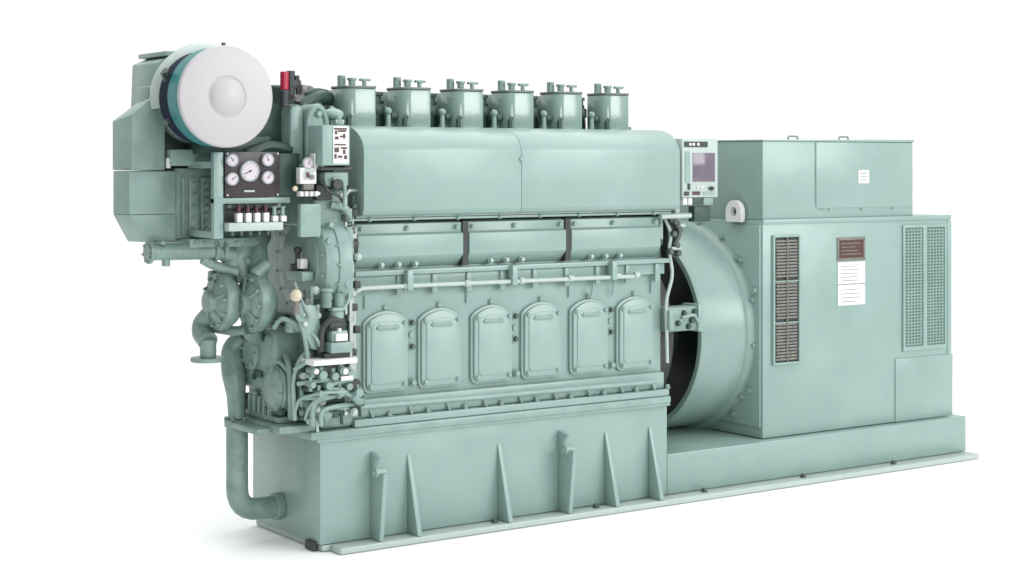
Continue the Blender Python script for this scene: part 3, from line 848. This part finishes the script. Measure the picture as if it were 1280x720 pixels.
part('box_label', b, ['white', 'grille'], tbx)
# eye lug
b = MB()
o = [(.205, GZ+.001), (.32, GZ+.001), (.32, 1.46)]+arc(.2625, 1.46, .0575, 10, 170, 10)[1:-1]+[(.205, 1.46)]
n = 24
ang = [2*PI*k/n for k in range(n)]
# plate with a round hole, made of quads between the hole and the outline
def lug(b, x0, x1, yc, zc, w, zb, r):
    outer = []
    for a in ang:
        y, z = math.cos(a), math.sin(a)
        if z >= 0: outer.append((yc+w*y, zc+w*z))
        else:
            t = min(w/abs(y) if abs(y) > 1e-6 else 1e9, (zc-zb)/abs(z)); outer.append((yc+t*y, zc+t*z))
    inner = [(yc+r*math.cos(a), zc+r*math.sin(a)) for a in ang]
    V = [[b.bm.verts.new((x, p[0], p[1])) for p in L] for x in (x0, x1) for L in (outer, inner)]
    F = []
    for i in range(n):
        j = (i+1) % n
        F += [b.bm.faces.new((V[0][i], V[0][j], V[1][j], V[1][i])), b.bm.faces.new((V[2][i], V[3][i], V[3][j], V[2][j])),
              b.bm.faces.new((V[0][i], V[2][i], V[2][j], V[0][j])), b.bm.faces.new((V[1][i], V[1][j], V[3][j], V[3][i]))]
    bmesh.ops.recalc_face_normals(b.bm, faces=F); b._fin(F)
lug(b, 2.655, 2.685, .24, 1.455, .062, 1.40, .026)
part('lifting_lug', b, 'white', alt)
# brown louvre
VX0, VX1 = 2.775, 2.955
b = MB()
b.box(VX0, GY0-.003, .64, VX1, GY0-.0005, 1.318)
b.mat(1)
for zz in (.64, .865, 1.09):
    for k in range(12):
        z = zz+.012+k*.0172
        b.prism([(GY0-.004, z), (GY0-.013, z+.001), (GY0-.012, z+.011), (GY0-.004, z+.013)], 'x', VX0+.012+random.uniform(0, .006), VX1-.012)
b.mat(2)
b.box(VX0-.012, GY0-.018, .63, VX0+.001, GY0-.0005, 1.33, .002); b.box(VX1-.001, GY0-.018, .63, VX1+.014, GY0-.0005, 1.33, .002)
b.box(VX0+.0015, GY0-.018, 1.318, VX1-.0015, GY0-.0005, 1.33, .002); b.box(VX0+.0015, GY0-.018, .63, VX1-.0015, GY0-.0005, .642, .002)
for z in (.853, 1.078): b.box(VX0+.0015, GY0-.0145, z, VX1-.0015, GY0-.0045, z+.006, .001)
b.mat(1).box((VX0+VX1)/2-.002, GY0-.0172, .643, (VX0+VX1)/2+.004, GY0-.0045, 1.317)
part('louvre', b, ['char', 'louver', 'paint'], alt)
# name plates
b = MB()
b.box(3.255, GY0-.006, 1.175, 3.475, GY0-.0005, 1.305, .002)
b.mat(1).box(3.27, GY0-.0072, 1.19, 3.46, GY0-.0062, 1.29).mat(0)
for k in range(4): b.box(3.285, GY0-.0078, 1.208+k*.02, 3.285+.15-.02*(k % 3), GY0-.0073, 1.213+k*.02)
for (x, z) in ((3.262, 1.182), (3.468, 1.182), (3.262, 1.298), (3.468, 1.298)): b.cyl((x, GY0-.006, z), (x, GY0-.0095, z), .004, 8)
part('name_plate', b, ['louver', 'brown'], alt, 'dark red name plate above the two white plates')
b = MB()
b.box(3.26, GY0-.005, 1.045, 3.475, GY0-.0005, 1.168, .002); b.box(3.26, GY0-.005, .925, 3.475, GY0-.0005, 1.04, .002)
b.mat(1)
for k in range(5): b.box(3.28, GY0-.0058, 1.062+k*.02, 3.28+random.uniform(.1, .17), GY0-.0052, 1.065+k*.02)
for k in range(4): b.box(3.28, GY0-.0058, .945+k*.022, 3.28+random.uniform(.1, .17), GY0-.0052, .948+k*.022)
part('data_plate', b, ['white', 'louver'], alt)
# two mesh grilles
b = MB()
GA, GB = 3.795, 3.945
b.box(GA, GY0-.003, .665, GB, GY0-.0005, 1.345)
b.mat(1)
for k in range(38): b.box(GA+.004, GY0-.009, .672+k*.0177, GB-.004, GY0-.0035, .681+k*.0177)
for k in range(5): b.box(GA+.02+k*.026, GY0-.0115, .67, GA+.026+k*.026, GY0-.0092, 1.342)
gr = part('mesh_grille', b, ['grille', 'mid'], alt)
dup_part(gr, (.182, 0, 0))
b = MB()
b.box(GA-.016, GY0-.012, .65, GA-.001, GY0-.0005, 1.36, .002); b.box(GB+.001, GY0-.012, .65, GA+.181, GY0-.0005, 1.36, .002)
b.box(GB+.183, GY0-.012, .65, GB+.2, GY0-.0005, 1.36, .002); b.box(GA-.0155, GY0-.0115, .64, GB+.1995, GY0-.0005, .664, .002); b.box(GA-.0155, GY0-.0115, 1.346, GB+.1995, GY0-.0005, 1.362, .002)
part('grille_frame', b, 'paint', alt)

# ================================================================== camera
cam = bpy.data.cameras.new('camera'); co = bpy.data.objects.new('camera', cam); COL.objects.link(co)
co.location = (-3.511, -6.612, 1.736)
yaw = -math.atan2(.566, .824)
co.rotation_euler = (PI/2, 0, yaw)
cam.sensor_width = 36; cam.lens = 2100/1280*36
cam.shift_y = -(360-200)/1280
cam.clip_end = 500
sc.camera = co
sc.render.resolution_x = 1024; sc.render.resolution_y = 576

# ================================================================== studio light
w = bpy.data.worlds.new('World'); sc.world = w; w.use_nodes = True
nt = w.node_tree; bg = nt.nodes['Background']
tc = nt.nodes.new('ShaderNodeTexCoord')
vm = nt.nodes.new('ShaderNodeVectorMath'); vm.operation = 'DOT_PRODUCT'; vm.inputs[1].default_value = (.72, .69, .1)
nt.links.new(tc.outputs['Generated'], vm.inputs[0])
cr = nt.nodes.new('ShaderNodeValToRGB')
cr.color_ramp.elements[0].position = .0; cr.color_ramp.elements[0].color = (.54, .56, .56, 1)
cr.color_ramp.elements[1].position = .45; cr.color_ramp.elements[1].color = (1.05, 1.05, 1.05, 1)
nt.links.new(vm.outputs['Value'], cr.inputs['Fac']); nt.links.new(cr.outputs['Color'], bg.inputs['Color'])
bg.inputs['Strength'].default_value = 1.0
def area(name, loc, tgt, size, sy, power, col=(1, 1, 1)):
    l = bpy.data.lights.new(name, 'AREA'); l.shape = 'RECTANGLE'; l.size = size; l.size_y = sy; l.energy = power; l.color = col
    o = bpy.data.objects.new(name, l); COL.objects.link(o); o.location = loc
    o.rotation_euler = (Vector(tgt)-Vector(loc)).to_track_quat('-Z', 'Y').to_euler()
    return o
area('key_softbox', (6.4, -9.6, 4.4), (1.2, 0, 1.0), 7.0, 4.2, 740)
area('added_fill_light', (-3.0, -10.5, 2.8), (-.3, 0, 1.3), 4.0, 3.0, 270)  # added lamp, lifts the shaded air cooler front
area('added_top_light', (1.5, -.5, 7.0), (1.5, -.5, 0), 11, 11, 700)  # added overhead lamp that burns the floor out to white
vs = sc.view_settings; vs.view_transform = 'Standard'; vs.look = 'None'; vs.exposure = 0; vs.gamma = 1
